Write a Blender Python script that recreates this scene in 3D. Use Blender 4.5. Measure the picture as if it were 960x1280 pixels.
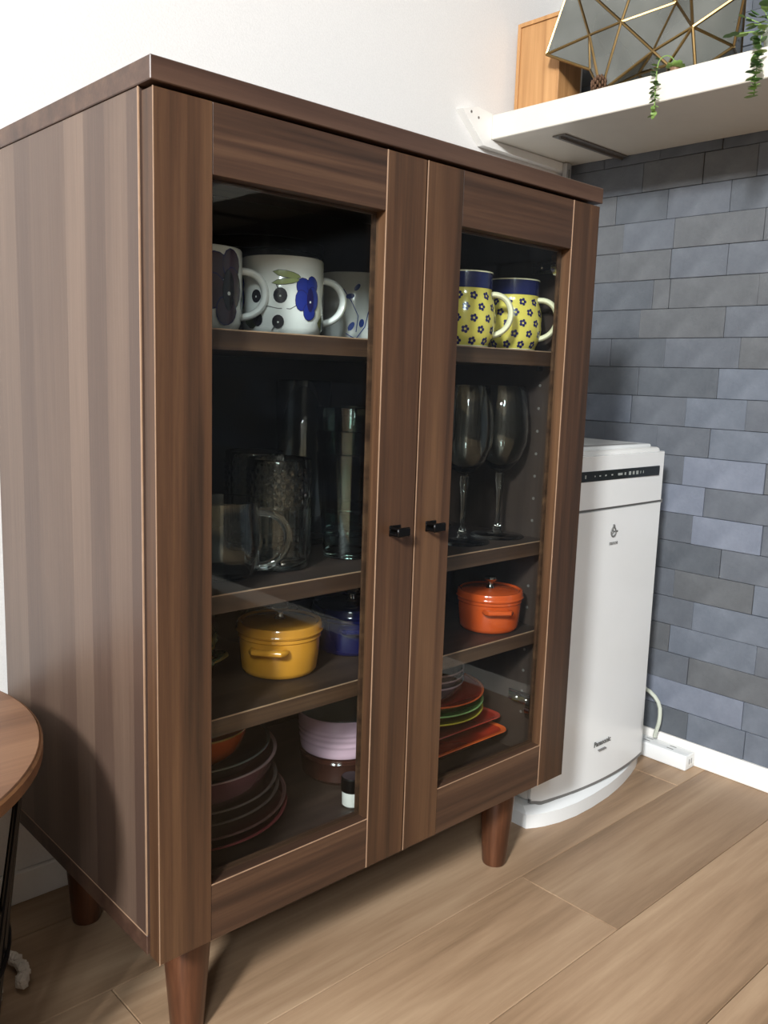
import bpy, bmesh, math, random
from mathutils import Vector, Matrix, noise
random.seed(7)
for o in list(bpy.data.objects): bpy.data.objects.remove(o)
S = bpy.context.scene
COL = S.collection
PI = math.pi

# ---------------------------------------------------------------- camera
cam_d = bpy.data.cameras.new('camera'); cam = bpy.data.objects.new('camera', cam_d); COL.objects.link(cam)
cam_d.sensor_fit = 'VERTICAL'; cam_d.sensor_height = 24.0; cam_d.lens = 24.0 * 1090.0 / 1280.0
cam_d.clip_start = 0.02
R = Matrix(((0.7339727, 0.08152784, -0.67426796), (-0.67841758, 0.13500157, -0.7221663), (0.03215058, 0.98748559, 0.15439738)))
cam.matrix_world = Matrix.Translation((-0.3413, -0.6392, 0.6537)) @ R.to_4x4()
S.camera = cam

# ---------------------------------------------------------------- world, window light, exposure
w = bpy.data.worlds.new('world'); S.world = w; w.use_nodes = True
w.node_tree.nodes['Background'].inputs[0].default_value = (0.75, 0.85, 1.0, 1)
w.node_tree.nodes['Background'].inputs[1].default_value = 0.6
S.view_settings.view_transform = 'Standard'; S.view_settings.look = 'None'
S.view_settings.exposure = -0.22; S.view_settings.gamma = 1.0; S.view_settings.use_curve_mapping = False

def area(name, loc, target, sx, sy, power, col):
    l = bpy.data.lights.new(name, 'AREA'); l.shape = 'RECTANGLE'; l.size = sx; l.size_y = sy; l.energy = power; l.color = col
    o = bpy.data.objects.new(name, l); COL.objects.link(o); o.location = loc
    o.rotation_euler = (Vector(target) - Vector(loc)).to_track_quat('-Z', 'Y').to_euler()
    return o
WX, WY = -2.2, -1.45            # window in the left wall: x of the wall, y of its middle
area('window_daylight', (WX + 0.015, WY+0.10, 1.93), (WX + 1, WY-0.0, 1.45), 0.36, 0.38, 208, (0.985, 0.99, 1.0))
for wx in (-1.78, -1.52): area('window_daylight_rear', (wx, -1.925, 1.96), (wx+0.5, -0.9, 1.5), 0.16, 0.56, 20.0, (0.86, 0.93, 1.0))

# ---------------------------------------------------------------- mesh helpers
def link(name, bm, m, parent=None, smooth=False, kind=None):
    me = bpy.data.meshes.new(name)
    bmesh.ops.recalc_face_normals(bm, faces=bm.faces)
    bm.to_mesh(me); bm.free()
    for x in (m if isinstance(m, (list, tuple)) else [m]): me.materials.append(x)
    o = bpy.data.objects.new(name, me); COL.objects.link(o)
    if parent: o.parent = parent
    if smooth:
        for p in me.polygons: p.use_smooth = True
        me.set_sharp_from_angle(angle=math.radians(smooth if smooth is not True else 38))
    if kind: o['kind'] = kind
    return o
def tag(o, label, cat, group=None):
    o['label'] = label; o['category'] = cat
    if group: o['group'] = group
    return o
def thing(name, loc, label, cat, group=None, rz=0):
    o = bpy.data.objects.new(name, None); COL.objects.link(o); o.location = loc; o.rotation_euler[2] = rz
    o.empty_display_size = 0.02
    return tag(o, label, cat, group)
def box(bm, x0, x1, y0, y1, z0, z1, bev=0, mi=0):
    r = bmesh.ops.create_cube(bm, size=1.0, matrix=Matrix.Translation(((x0+x1)/2, (y0+y1)/2, (z0+z1)/2)) @ Matrix.Diagonal((x1-x0, y1-y0, z1-z0, 1)))
    vs = r['verts']; fs = set(f for v in vs for f in v.link_faces)
    for f in fs: f.material_index = mi
    if bev:
        es = list(set(e for v in vs for e in v.link_edges))
        bmesh.ops.bevel(bm, geom=es, offset=bev, segments=1 if bev < 0.0015 else 3, affect='EDGES', profile=0.5)
def B(*a, **k):
    bm = bmesh.new(); box(bm, *a, **k); return bm
def lathe(bm, prof, n=48, cx=0, cy=0, sx=1, sy=1, closed=False, mi=0, fn=None):
    rings = []
    for r, z in prof:
        if r < 1e-6: rings.append([bm.verts.new((cx, cy, z))])
        else:
            rg = []
            for i in range(n):
                a = 2*PI*i/n; rr = r*(fn(a, z) if fn else 1)
                rg.append(bm.verts.new((cx + rr*math.cos(a)*sx, cy + rr*math.sin(a)*sy, z)))
            rings.append(rg)
    pairs = list(zip(rings, rings[1:]))
    if closed: pairs.append((rings[-1], rings[0]))
    for A, Bq in pairs:
        for i in range(n):
            j = (i+1) % n
            if len(A) == 1 and len(Bq) == 1: continue
            if len(A) == 1: f = bm.faces.new((A[0], Bq[i], Bq[j]))
            elif len(Bq) == 1: f = bm.faces.new((A[i], Bq[0], A[j]))
            else: f = bm.faces.new((A[i], Bq[i], Bq[j], A[j]))
            f.material_index = mi
def L(prof, **k):
    bm = bmesh.new(); lathe(bm, prof, **k); return bm
def tube(bm, pts, r, n=8, closed=False, mi=0, flat=1.0, up=None):
    pts = [Vector(p) for p in pts]; N = len(pts); rings = []; prev = None
    for i, p in enumerate(pts):
        if closed: t = pts[(i+1) % N] - pts[i-1]
        else: t = pts[min(i+1, N-1)] - pts[max(i-1, 0)]
        t.normalize()
        if prev is None:
            a = Vector(up) if up else (Vector((0, 0, 1)) if abs(t.z) < 0.9 else Vector((1, 0, 0)))
        else: a = prev
        u = (a - t*a.dot(t)).normalized(); v = t.cross(u); prev = u
        rr = r[i] if isinstance(r, (list, tuple)) else r
        rings.append([bm.verts.new(p + (u*math.cos(2*PI*k/n)*flat + v*math.sin(2*PI*k/n))*rr) for k in range(n)])
    prs = list(zip(rings, rings[1:]))
    if closed: prs.append((rings[-1], rings[0]))
    for A, Bq in prs:
        for k in range(n):
            f = bm.faces.new((A[k], A[(k+1) % n], Bq[(k+1) % n], Bq[k])); f.material_index = mi
    if not closed:
        bm.faces.new(rings[0][::-1]).material_index = mi; bm.faces.new(rings[-1]).material_index = mi
def T(pts, r, **k):
    bm = bmesh.new(); tube(bm, pts, r, **k); return bm
def bez(p0, p1, p2, p3, n=14):
    out = []
    for i in range(n+1):
        t = i/n; q = 1-t
        out.append(Vector(p0)*q**3 + Vector(p1)*3*q*q*t + Vector(p2)*3*q*t*t + Vector(p3)*t**3)
    return out
def prism(bm, poly, z0, z1, mi=0):
    a = [bm.verts.new((x, y, z0)) for x, y in poly]; b = [bm.verts.new((x, y, z1)) for x, y in poly]; n = len(poly)
    fs = [bm.faces.new(a[::-1]), bm.faces.new(b)] + [bm.faces.new((a[i], a[(i+1) % n], b[(i+1) % n], b[i])) for i in range(n)]
    for f in fs: f.material_index = mi

# ---------------------------------------------------------------- materials
def srgb(r, g, b):
    f = lambda c: (c/255)/12.92 if c/255 <= 0.04045 else ((c/255+0.055)/1.055)**2.4
    return (f(r), f(g), f(b), 1)
def mat(name, col=(200, 200, 200), rough=0.5, metal=0.0, spec=0.5, trans=0.0, ior=1.45, coat=0.0):
    m = bpy.data.materials.new(name); m.use_nodes = True
    p = m.node_tree.nodes['Principled BSDF']
    p.inputs['Base Color'].default_value = srgb(*col); p.inputs['Roughness'].default_value = rough
    p.inputs['Metallic'].default_value = metal; p.inputs['Specular IOR Level'].default_value = spec
    p.inputs['Transmission Weight'].default_value = trans; p.inputs['IOR'].default_value = ior
    p.inputs['Coat Weight'].default_value = coat
    return m
def nd(m, t, **k):
    n = m.node_tree.nodes.new(t)
    for a, v in k.items(): setattr(n, a, v)
    return n
def speckle(m, scale, amt, base, bump=0.0, detail=4, rough_var=0):
    """small procedural colour variation plus a fine relief"""
    amt = min(amt, sum(base)/3/22)
    nt = m.node_tree; p = nt.nodes['Principled BSDF']
    tc = nd(m, 'ShaderNodeTexCoord'); n = nd(m, 'ShaderNodeTexNoise'); n.inputs['Scale'].default_value = scale; n.inputs['Detail'].default_value = detail
    nt.links.new(tc.outputs['Object'], n.inputs['Vector'])
    r = nd(m, 'ShaderNodeValToRGB'); nt.links.new(n.outputs['Fac'], r.inputs['Fac'])
    a = [max(0, c-amt) for c in base]; b = [min(255, c+amt) for c in base]
    r.color_ramp.elements[0].position = 0.3; r.color_ramp.elements[1].position = 0.7
    r.color_ramp.elements[0].color = srgb(*a); r.color_ramp.elements[1].color = srgb(*b)
    nt.links.new(r.outputs['Color'], p.inputs['Base Color'])
    if bump:
        bp = nd(m, 'ShaderNodeBump'); bp.inputs['Strength'].default_value = bump; bp.inputs['Distance'].default_value = 0.001
        nt.links.new(n.outputs['Fac'], bp.inputs['Height']); nt.links.new(bp.outputs['Normal'], p.inputs['Normal'])
    return m
def wood(name, axis, dark, mid, light, band=22.0, grain=260.0, rough=0.4, lamella=0.0, seed=0.0, rnd=False, spec=0.5, along=1.4):
    """grain runs along axis; tone varies across it, with straight laminate strips when lamella > 0"""
    m = mat(name, mid, rough, spec=spec); nt = m.node_tree; p = nt.nodes['Principled BSDF']; ln = nt.links.new
    tc = nd(m, 'ShaderNodeTexCoord'); src = tc.outputs['Object']
    mp = nd(m, 'ShaderNodeMapping'); ln(src, mp.inputs['Vector']); mp.inputs['Location'].default_value = (seed*1.7, seed*2.3, seed*0.9)
    if rnd:
        oi = nd(m, 'ShaderNodeObjectInfo'); mul = nd(m, 'ShaderNodeVectorMath', operation='SCALE'); cb = nd(m, 'ShaderNodeCombineXYZ')
        for k in range(3): ln(oi.outputs['Random'], cb.inputs[k])
        ln(cb.outputs[0], mul.inputs[0]); mul.inputs['Scale'].default_value = 31.0
        ad = nd(m, 'ShaderNodeVectorMath', operation='ADD'); ln(mp.outputs[0], ad.inputs[0]); ln(mul.outputs[0], ad.inputs[1]); src2 = ad.outputs[0]
    else: src2 = mp.outputs[0]
    def stretched(sc_across, sc_along):
        q = nd(m, 'ShaderNodeMapping'); ln(src2, q.inputs['Vector'])
        s = [sc_across]*3; s['XYZ'.index(axis)] = sc_along; q.inputs['Scale'].default_value = s; return q.outputs[0]
    n0 = nd(m, 'ShaderNodeTexNoise'); n0.inputs['Scale'].default_value = 1; n0.inputs['Detail'].default_value = 3; n0.inputs['Distortion'].default_value = 0.6; ln(stretched(band, along), n0.inputs['Vector'])
    n1 = nd(m, 'ShaderNodeTexNoise'); n1.inputs['Scale'].default_value = 1; n1.inputs['Detail'].default_value = 5; n1.inputs['Roughness'].default_value = 0.7; ln(stretched(grain, 7.0), n1.inputs['Vector'])
    fac = n0.outputs['Fac']
    if lamella:
        sp = nd(m, 'ShaderNodeSeparateXYZ'); ln(src2, sp.inputs[0])
        ax = [a for a in 'XYZ' if a != axis]
        s = nd(m, 'ShaderNodeMath', operation='ADD'); ln(sp.outputs[ax[0]], s.inputs[0]); ln(sp.outputs[ax[1]], s.inputs[1])
        mu = nd(m, 'ShaderNodeMath', operation='MULTIPLY'); ln(s.outputs[0], mu.inputs[0]); mu.inputs[1].default_value = 25.0
        fl = nd(m, 'ShaderNodeMath', operation='FLOOR'); ln(mu.outputs[0], fl.inputs[0])
        wn = nd(m, 'ShaderNodeTexWhiteNoise', noise_dimensions='1D'); ln(fl.outputs[0], wn.inputs['W'])
        mx = nd(m, 'ShaderNodeMix'); mx.inputs['Factor'].default_value = lamella; ln(fac, mx.inputs['A']); ln(wn.outputs['Value'], mx.inputs['B']); fac = mx.outputs['Result']
    g = nd(m, 'ShaderNodeMix'); g.inputs['Factor'].default_value = 0.3; ln(fac, g.inputs['A']); ln(n1.outputs['Fac'], g.inputs['B'])
    r = nd(m, 'ShaderNodeValToRGB'); ln(g.outputs['Result'], r.inputs['Fac'])
    e = r.color_ramp.elements; e[0].position = 0.34; e[0].color = srgb(*dark); e[1].position = 0.68; e[1].color = srgb(*light)
    k = e.new(0.5); k.color = srgb(*mid)
    out = r.outputs['Color']
    if rnd:
        hs = nd(m, 'ShaderNodeHueSaturation'); mr = nd(m, 'ShaderNodeMapRange'); ln(oi.outputs['Random'], mr.inputs['Value'])
        mr.inputs['To Min'].default_value = 0.84; mr.inputs['To Max'].default_value = 1.08
        ln(mr.outputs[0], hs.inputs['Value']); ln(out, hs.inputs['Color']); out = hs.outputs['Color']
    ln(out, p.inputs['Base Color'])
    bp = nd(m, 'ShaderNodeBump'); bp.inputs['Strength'].default_value = 0.12; bp.inputs['Distance'].default_value = 0.0006
    ln(n1.outputs['Fac'], bp.inputs['Height']); ln(bp.outputs['Normal'], p.inputs['Normal'])
    return m
def ceramic(name, col, rough=0.12, amt=3):
    return speckle(mat(name, col, rough, coat=0.3), 60, amt, col)
def clear_pane(name, tint=(0.93, 0.96, 0.95), f0=0.014, f1=0.7):
    m = bpy.data.materials.new(name); m.use_nodes = True; nt = m.node_tree; nt.nodes.clear(); ln = nt.links.new
    o = nd(m, 'ShaderNodeOutputMaterial'); mx = nd(m, 'ShaderNodeMixShader'); t = nd(m, 'ShaderNodeBsdfTransparent'); g = nd(m, 'ShaderNodeBsdfGlossy')
    lw = nd(m, 'ShaderNodeLayerWeight'); lw.inputs['Blend'].default_value = 0.5; pw = nd(m, 'ShaderNodeMath', operation='POWER'); ln(lw.outputs['Facing'], pw.inputs[0]); pw.inputs[1].default_value = 5.0; fr = nd(m, 'ShaderNodeMath', operation='MULTIPLY_ADD'); ln(pw.outputs[0], fr.inputs[0]); fr.inputs[1].default_value = f1; fr.inputs[2].default_value = f0; g.inputs['Roughness'].default_value = 0.004
    t.inputs[0].default_value = (*tint, 1); ln(fr.outputs[0], mx.inputs[0]); ln(t.outputs[0], mx.inputs[1]); ln(g.outputs[0], mx.inputs[2]); ln(mx.outputs[0], o.inputs[0])
    return m

DK, MD, LT = (46, 32, 22), (73, 50, 34), (99, 72, 49)
M = dict(
    side=wood('walnut_side', 'Z', (74, 58, 50), (90, 73, 62), (108, 90, 77), band=12, lamella=0.40, rough=0.33, seed=3),
    stile=wood('walnut_upright', 'Z', DK, MD, LT, band=42, rough=0.42, lamella=0.12, seed=1),
    rail=wood('walnut_cross', 'X', (46, 32, 24), (67, 47, 35), (92, 68, 50), band=60, rough=0.42, seed=5),
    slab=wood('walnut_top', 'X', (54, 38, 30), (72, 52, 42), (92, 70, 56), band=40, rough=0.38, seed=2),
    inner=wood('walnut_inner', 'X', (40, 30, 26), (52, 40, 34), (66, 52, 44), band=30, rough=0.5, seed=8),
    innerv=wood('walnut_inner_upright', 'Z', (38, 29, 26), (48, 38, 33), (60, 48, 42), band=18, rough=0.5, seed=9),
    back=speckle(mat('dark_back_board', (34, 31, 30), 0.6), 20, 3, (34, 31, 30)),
    edge=speckle(mat('tan_edge_highlight', (156, 128, 104), 0.4), 80, 6, (154, 126, 102)),  # light tan that paints the bevel highlights along the cabinet edges
    leg=wood('walnut_leg', 'Z', (60, 36, 24), (82, 50, 33), (106, 68, 46), band=60, rough=0.3, seed=4),
    pane=clear_pane('door_glass'),
    black=speckle(mat('black_metal', (14, 14, 15), 0.35, 0.6), 200, 2, (14, 14, 15)),
    chrome=speckle(mat('nickel', (200, 198, 194), 0.18, 1.0), 90, 4, (200, 198, 194)),
    white_wall=speckle(mat('white_wallpaper', (226, 224, 220), 0.85), 420, 3, (226, 224, 220), bump=0.25),
    room=speckle(mat('dimmed_taupe_wall', (112, 106, 100), 0.95), 60, 4, (112, 106, 100)),  # unseen left and rear walls, toned down to cut bounced light
    ceil=speckle(mat('dimmed_grey_ceiling', (128, 122, 114), 0.9), 200, 2, (128, 122, 114), bump=0.1),  # unseen ceiling, kept mid grey to hold back bounced light
    white_paint=speckle(mat('white_trim', (240, 238, 232), 0.35), 60, 2, (240, 238, 232)),
    shelfw=speckle(mat('white_shelf_laminate', (216, 211, 199), 0.3), 30, 2, (216, 211, 199)),
    greymetal=speckle(mat('grey_bracket_metal', (112, 108, 104), 0.45, 0.2), 100, 4, (112, 108, 104)),
    alu=speckle(mat('aluminium', (205, 207, 208), 0.3, 0.7), 100, 4, (205, 207, 208)),
    plastic=speckle(mat('white_plastic', (228, 231, 230), 0.2), 10, 2, (228, 231, 230)),
    plastic2=speckle(mat('white_plastic_satin', (228, 228, 224), 0.4), 10, 2, (228, 228, 224)),
    gap=speckle(mat('shadow_gap_plastic', (120, 120, 118), 0.5), 10, 2, (120, 120, 118)),
    strip=speckle(mat('black_display', (18, 24, 23), 0.12), 20, 2, (18, 24, 23)),
    greyprint=speckle(mat('grey_print', (110, 112, 110), 0.5), 50, 3, (96, 98, 96)),
    iconprint=speckle(mat('pale_icon_print', (150, 156, 152), 0.5), 50, 3, (150, 156, 152)),  # plain pale print for the display icons
    cable=speckle(mat('pale_cable', (190, 196, 182), 0.4), 50, 4, (190, 196, 182)),
    glass=speckle(mat('clear_glass', (252, 255, 254), 0.0, trans=1.0, ior=1.47), 5, 0, (250, 254, 253)),
    gglass=speckle(mat('greenish_glass', (225, 240, 236), 0.0, trans=1.0, ior=1.5), 5, 0, (226, 240, 236)),
    steel=speckle(mat('steel_knob', (190, 188, 184), 0.15, 1.0), 80, 4, (190, 188, 184)),
    brass=speckle(mat('aged_brass', (150, 120, 66), 0.28, 1.0), 60, 30, (124, 102, 66)),
    oakbox=wood('light_oak_box', 'Z', (158, 114, 70), (180, 134, 86), (198, 152, 102), band=40, rough=0.5, seed=6),
    floorbase=speckle(mat('floor_joint', (96, 72, 54), 0.7), 30, 4, (96, 72, 54)),
    plank=wood('oak_plank', 'X', (132, 107, 82), (160, 132, 104), (184, 157, 127), band=16, grain=120, rough=0.42, seed=12, rnd=True, along=1.6, spec=0.35),
    table=wood('walnut_tabletop', 'X', (92, 64, 46), (116, 84, 62), (138, 104, 78), band=22, rough=0.4, seed=14),
    tabledge=wood('tabletop_edge', 'X', (90, 60, 36), (112, 76, 46), (130, 92, 60), band=30, rough=0.45, seed=15),
    wire=speckle(mat('dark_wire', (26, 24, 24), 0.4, 0.5), 100, 3, (26, 24, 24)),
    darkwood=wood('cork_brown', 'X', (96, 70, 52), (120, 92, 70), (140, 112, 88), band=50, seed=17),
)
def leafm(name, a, b):
    m = speckle(mat(name, a, 0.45), 40, 14, a); return m
M['leaf'] = leafm('leaf_green', (74, 106, 58), None); M['leaf2'] = leafm('young_leaf_green', (128, 158, 84), None)
# slate tile material: one tone per tile through object randomness
def slate(name, base, amt):
    m = mat(name, base, 0.5, spec=0.4); nt = m.node_tree; p = nt.nodes['Principled BSDF']; ln = nt.links.new
    tc = nd(m, 'ShaderNodeTexCoord'); n = nd(m, 'ShaderNodeTexNoise'); n.inputs['Scale'].default_value = 22; n.inputs['Detail'].default_value = 8; n.inputs['Roughness'].default_value = 0.65
    ln(tc.outputs['Object'], n.inputs['Vector'])
    r = nd(m, 'ShaderNodeValToRGB'); ln(n.outputs['Fac'], r.inputs['Fac']); e = r.color_ramp.elements
    e[0].position = 0.3; e[1].position = 0.72; e[0].color = srgb(*[c-amt for c in base]); e[1].color = srgb(*[c+amt for c in base])
    ln(r.outputs[0], p.inputs['Base Color'])
    b = nd(m, 'ShaderNodeBump'); b.inputs['Strength'].default_value = 0.7; b.inputs['Distance'].default_value = 0.003
    ln(n.outputs['Fac'], b.inputs['Height']); ln(b.outputs[0], p.inputs['Normal'])
    return m
SL = [slate('slate_dark', (89, 94, 100), 9), slate('slate_mid', (96, 101, 108), 9), slate('slate_blue', (103, 110, 120), 10), slate('slate_pale', (117, 124, 137), 10), slate('slate_warm', (95, 98, 101), 9)]
M['grout'] = speckle(mat('slate_backing', (84, 88, 94), 0.8), 30, 4, (84, 88, 94))

# ================================================================ ROOM
GX, BY = 1.05, 0.379            # faces of the grey wall and of the white back wall
LX, RY, CZ = WX - 0.005, -1.95, 2.4
def wall(name, bm, m): return link(name, bm, m, kind='structure')
fl = wall('floor', B(LX-0.1, GX+0.1, RY-0.1, BY+0.1, -0.05, -0.012), M['floorbase'])
pit, plen = 0.1475, 0.92
for r in range(-23, 4):
    y0 = 0.0113 + r*pit; y1 = y0 + pit
    if y0 > BY: continue
    off = {-1: 0.537, 0: 0.95, -2: 0.05+0.92, 1: 0.36, -3: 0.21}.get(r, (r*0.377) % plen)
    x = off - plen*math.ceil((off - LX)/plen)
    while x < GX:
        xa, xb = max(x, LX), min(x+plen, GX); ya, yb = y0, min(y1, BY)
        if xb - xa > 0.01:
            bm = B(-(xb-xa)/2+0.0004, (xb-xa)/2-0.0004, -(yb-ya)/2+0.0004, (yb-ya)/2-0.0004, -0.012, 0, bev=0.0008)
            o = link('plank', bm, M['plank'], fl); o.location = ((xa+xb)/2, (ya+yb)/2, 0)
        x += plen
wall('ceiling', B(LX-0.1, GX+0.1, RY-0.1, BY+0.1, CZ, CZ+0.05), M['ceil'])
wall('wall_back', B(LX-0.1, GX+0.1, BY, BY+0.08, -0.012, CZ), M['white_wall'])
# left wall with a window opening, rear wall with a second one
def holed_wall(name, axis, c0, c1, a0, a1, h0, h1, hz0, hz1, m):
    bm = bmesh.new()
    for (p0, p1, z0, z1) in ((a0, h0, 0-0.012, CZ), (h1, a1, -0.012, CZ), (h0, h1, -0.012, hz0), (h0, h1, hz1, CZ)):
        if axis == 'x': box(bm, c0, c1, p0, p1, z0, z1)
        else: box(bm, p0, p1, c0, c1, z0, z1)
    return wall(name, bm, m)
holed_wall('wall_left', 'x', LX-0.08, LX, RY, BY, WY-0.15, WY+0.35, 1.62, 2.24, M['room'])
holed_wall('wall_rear', 'y', RY-0.08, RY, LX-0.1, GX, -1.93, -1.37, 1.64, 2.28, M['room'])
def window(name, axis, c, h0, h1, z0, z1, mid):
    f = 0.035; B_ = lambda a, b, z0_, z1_: B(c-0.03, c-0.005, a, b, z0_, z1_) if axis == 'x' else B(a, b, c-0.03, c-0.005, z0_, z1_)
    o = wall(name, B_(h0, h0+f, z0, z1), M['white_paint'])
    for a in ((h1-f, h1, z0, z1), (h0+f, h1-f, z0, z0+f), (h0+f, h1-f, z1-f, z1)) + (((mid-0.03, mid+0.03, z0+f, z1-f),) if mid else ()):
        link('frame_bar', B_(*a), M['white_paint'], o)
window('window_1', 'x', LX, WY-0.15, WY+0.35, 1.62, 2.24, None)
window('window_2', 'y', RY, -1.93, -1.37, 1.64, 2.28, -1.65)

wr = wall('wall_right', B(GX, GX+0.08, RY-0.1, BY, -0.012, CZ), M['grout'])
# slate strips: the joints near the camera as the photograph shows them
JN = {0: (.052, .153, -.05), 1: (-.042, .2), 2: (.06, .16, -.14), 3: (-.055, .1, .24), 4: (.06, .2, -.12), 5: (-.04, .1, .22), 6: (.02, .15, -.14), 7: (.075, -.045, .22),
      8: (.058, .16, -.14), 9: (.1, -.04, .25), 10: (.058, .155, .26, -.14), 11: (.0, .105, .21), 12: (.053, .2, -.05), 13: (.153, .02, .26, -.1), 14: (.05, .205, -.05),
      15: (.153, .184, .0, -.1, .3), 16: (.055, .155, .2555, -.09), 17: (.153, .0, .25, -.12), 18: (.06, .17, .27, -.06), 19: (.02, .11, .22, -.1), 20: (.08, .19, .3, -.03), 21: (.03, .14, .25, -.08)}
TONE = {(0, 0): 1, (1, 0): 3, (1, -1): 4, (4, 0): 2, (4, -1): 2, (7, 1): 3, (7, 0): 3, (9, 0): 3, (9, -1): 3, (10, 0): 2, (12, 0): 2, (12, 1): 1}
PALE = [(1, -.042, .2), (4, -.12, .06), (7, -.045, .075), (9, -.04, .1), (10, -.14, .058), (12, -.05, .053), (8, .058, .16)]
rng = random.Random(5)
stuff_bm = bmesh.new()
for c in range(0, 48):
    z0 = 0.0395 + 0.0495*c; z1 = min(z0 + 0.0495, CZ)
    js = sorted(JN.get(c, ()) and [j for j in JN[c]] or [rng.uniform(-.12, -.02) + k*0.11 + rng.uniform(-.02, .02) for k in range(5)])
    ys = [BY] + sorted(js, reverse=True)
    while ys[-1] > RY: ys.append(ys[-1] - rng.choice((0.1, 0.11, 0.16, 0.2, 0.21)))
    for i in range(len(ys)-1):
        yb, ya = ys[i], max(ys[i+1], RY)
        if yb - ya < 0.012: continue
        t = rng.uniform(0.003, 0.0062)
        tone = rng.choice((0, 1, 1, 2, 4)) if c < 13 else rng.choice((0, 1, 4, 4, 1))
        for (pc, pa, pb) in PALE:
            if pc == c and abs(pa-ya) < .004 and abs(pb-yb) < .004: tone = 3 if pc not in (4, 10, 12) else 2
        if ya > -0.42 and c < 26:
            h = (z1-z0)/2
            bm = B(-t, 0, -(yb-ya)/2+0.0003, (yb-ya)/2-0.0003, -h+0.0003, h-0.0003, bev=0.0007)
            o = link('slate_strip', bm, SL[tone], wr); o.location = (GX, (ya+yb)/2, (z0+z1)/2)
        else:
            box(stuff_bm, GX-t, GX, ya+0.0003, yb-0.0003, z0+0.0003, z1-0.0003, mi=tone)
link('slate_strips', stuff_bm, SL, wr, kind='stuff')

wall('baseboard_right', B(1.0415, GX, RY, BY-0.0075, 0, 0.0395, bev=0.0012), M['white_paint'])
wall('baseboard_back', B(LX, GX, BY-0.0075, BY, 0, 0.040, bev=0.0012), M['white_paint'])
wall('baseboard_left', B(LX, LX+0.0075, RY, BY-0.0075, 0, 0.040, bev=0.0012), M['white_paint'])

# ================================================================ CABINET
W, H0, H1, D = 0.6, 0.13, 0.8655, 0.35
TD = 0.018
cab = thing('display_cabinet', (0, 0, 0), 'walnut brown glass-door display cabinet standing on tapered wooden legs', 'cabinet')
YC = 0.0205
for sx, nm in ((0, 0), (1, 1)):
    x0, x1 = (0, 0.018) if sx == 0 else (W-0.018, W)
    p = link('side_panel', B(x0, x1, YC, D, 0.1495, 0.8688, bev=0.0006), M['side'], cab)
    xe = x0-0.0002 if sx == 0 else x1+0.0002
    link('edge_highlight', B(min(xe, xe+0.0012), max(xe, xe+0.0012), YC-0.0003, YC+0.0012, 0.1495, 0.8686), M['edge'], p)  # tan strip paints the highlight on the panel's front edge
    xi0, xi1 = (0.0181, 0.0184) if sx == 0 else (W-0.0184, W-0.0181)
    link('inner_lining', B(xi0, xi1, YC+0.001, D-0.01, 0.1485, 0.8686), M['innerv'], p)
    q = link('side_rail', B(x0, x1, YC, D, 0.13, 0.1490, bev=0.0006), M['slab'], cab)
    link('edge_highlight', B(x0-0.0003, x1+0.0003, YC+0.001, D-0.001, 0.1488, 0.1497), M['edge'], cab)  # tan strip paints a highlight along the side joint
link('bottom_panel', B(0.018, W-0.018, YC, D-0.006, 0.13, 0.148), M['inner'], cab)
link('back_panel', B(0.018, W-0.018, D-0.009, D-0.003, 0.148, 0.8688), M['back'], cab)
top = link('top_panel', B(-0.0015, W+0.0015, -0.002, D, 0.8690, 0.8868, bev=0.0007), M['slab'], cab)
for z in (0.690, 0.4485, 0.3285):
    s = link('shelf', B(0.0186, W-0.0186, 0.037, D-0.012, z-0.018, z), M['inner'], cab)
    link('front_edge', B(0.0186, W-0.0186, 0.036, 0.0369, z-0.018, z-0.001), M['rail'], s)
    link('edge_highlight', B(0.0186, W-0.0186, 0.0356, 0.0364, z-0.0010, z+0.0002), M['edge'], s)  # tan strip paints the highlight along the shelf front
for z in (0.69, 0.4485, 0.3285):
    for x, d in ((0.0182, 1), (W-0.0182, -1)):
        for y in (0.061, 0.29):
            bm = bmesh.new(); tube(bm, [(x, y, z-0.0215), (x+d*0.007, y, z-0.0215)], 0.0032, n=10); link('shelf_pin', bm, M['steel'], cab, smooth=True)
for k in range(15):
    z = 0.2045 + 0.0295*k + (0.03 if k > 6 else 0)
    if min(abs(z-a+0.009) for a in (0.69, 0.4485, 0.3285)) < 0.022: continue
    for x, d in ((W-0.0183, -1), (0.0183, 1)):
        for y in (0.061, 0.29):
            bm = bmesh.new(); tube(bm, [(x, y, z), (x+d*0.0007, y, z)], 0.0019, n=10); link('pin_socket', bm, M['greymetal'], cab)
def leg_bm():
    return L([(0, 0.13), (0.0255, 0.13), (0.0255, 0.127), (0.0235, 0.10), (0.0165, 0.004), (0.0155, 0.0008), (0.013, 0), (0, 0)], n=32)
for x in (0.062, W-0.063):
    for y in (0.058, 0.292):
        bm = leg_bm(); bmesh.ops.translate(bm, verts=bm.verts, vec=(x, y, 0)); link('leg', bm, M['leg'], cab, smooth=True)
SW, RT, RB = 0.053, 0.0557, 0.0561
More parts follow.
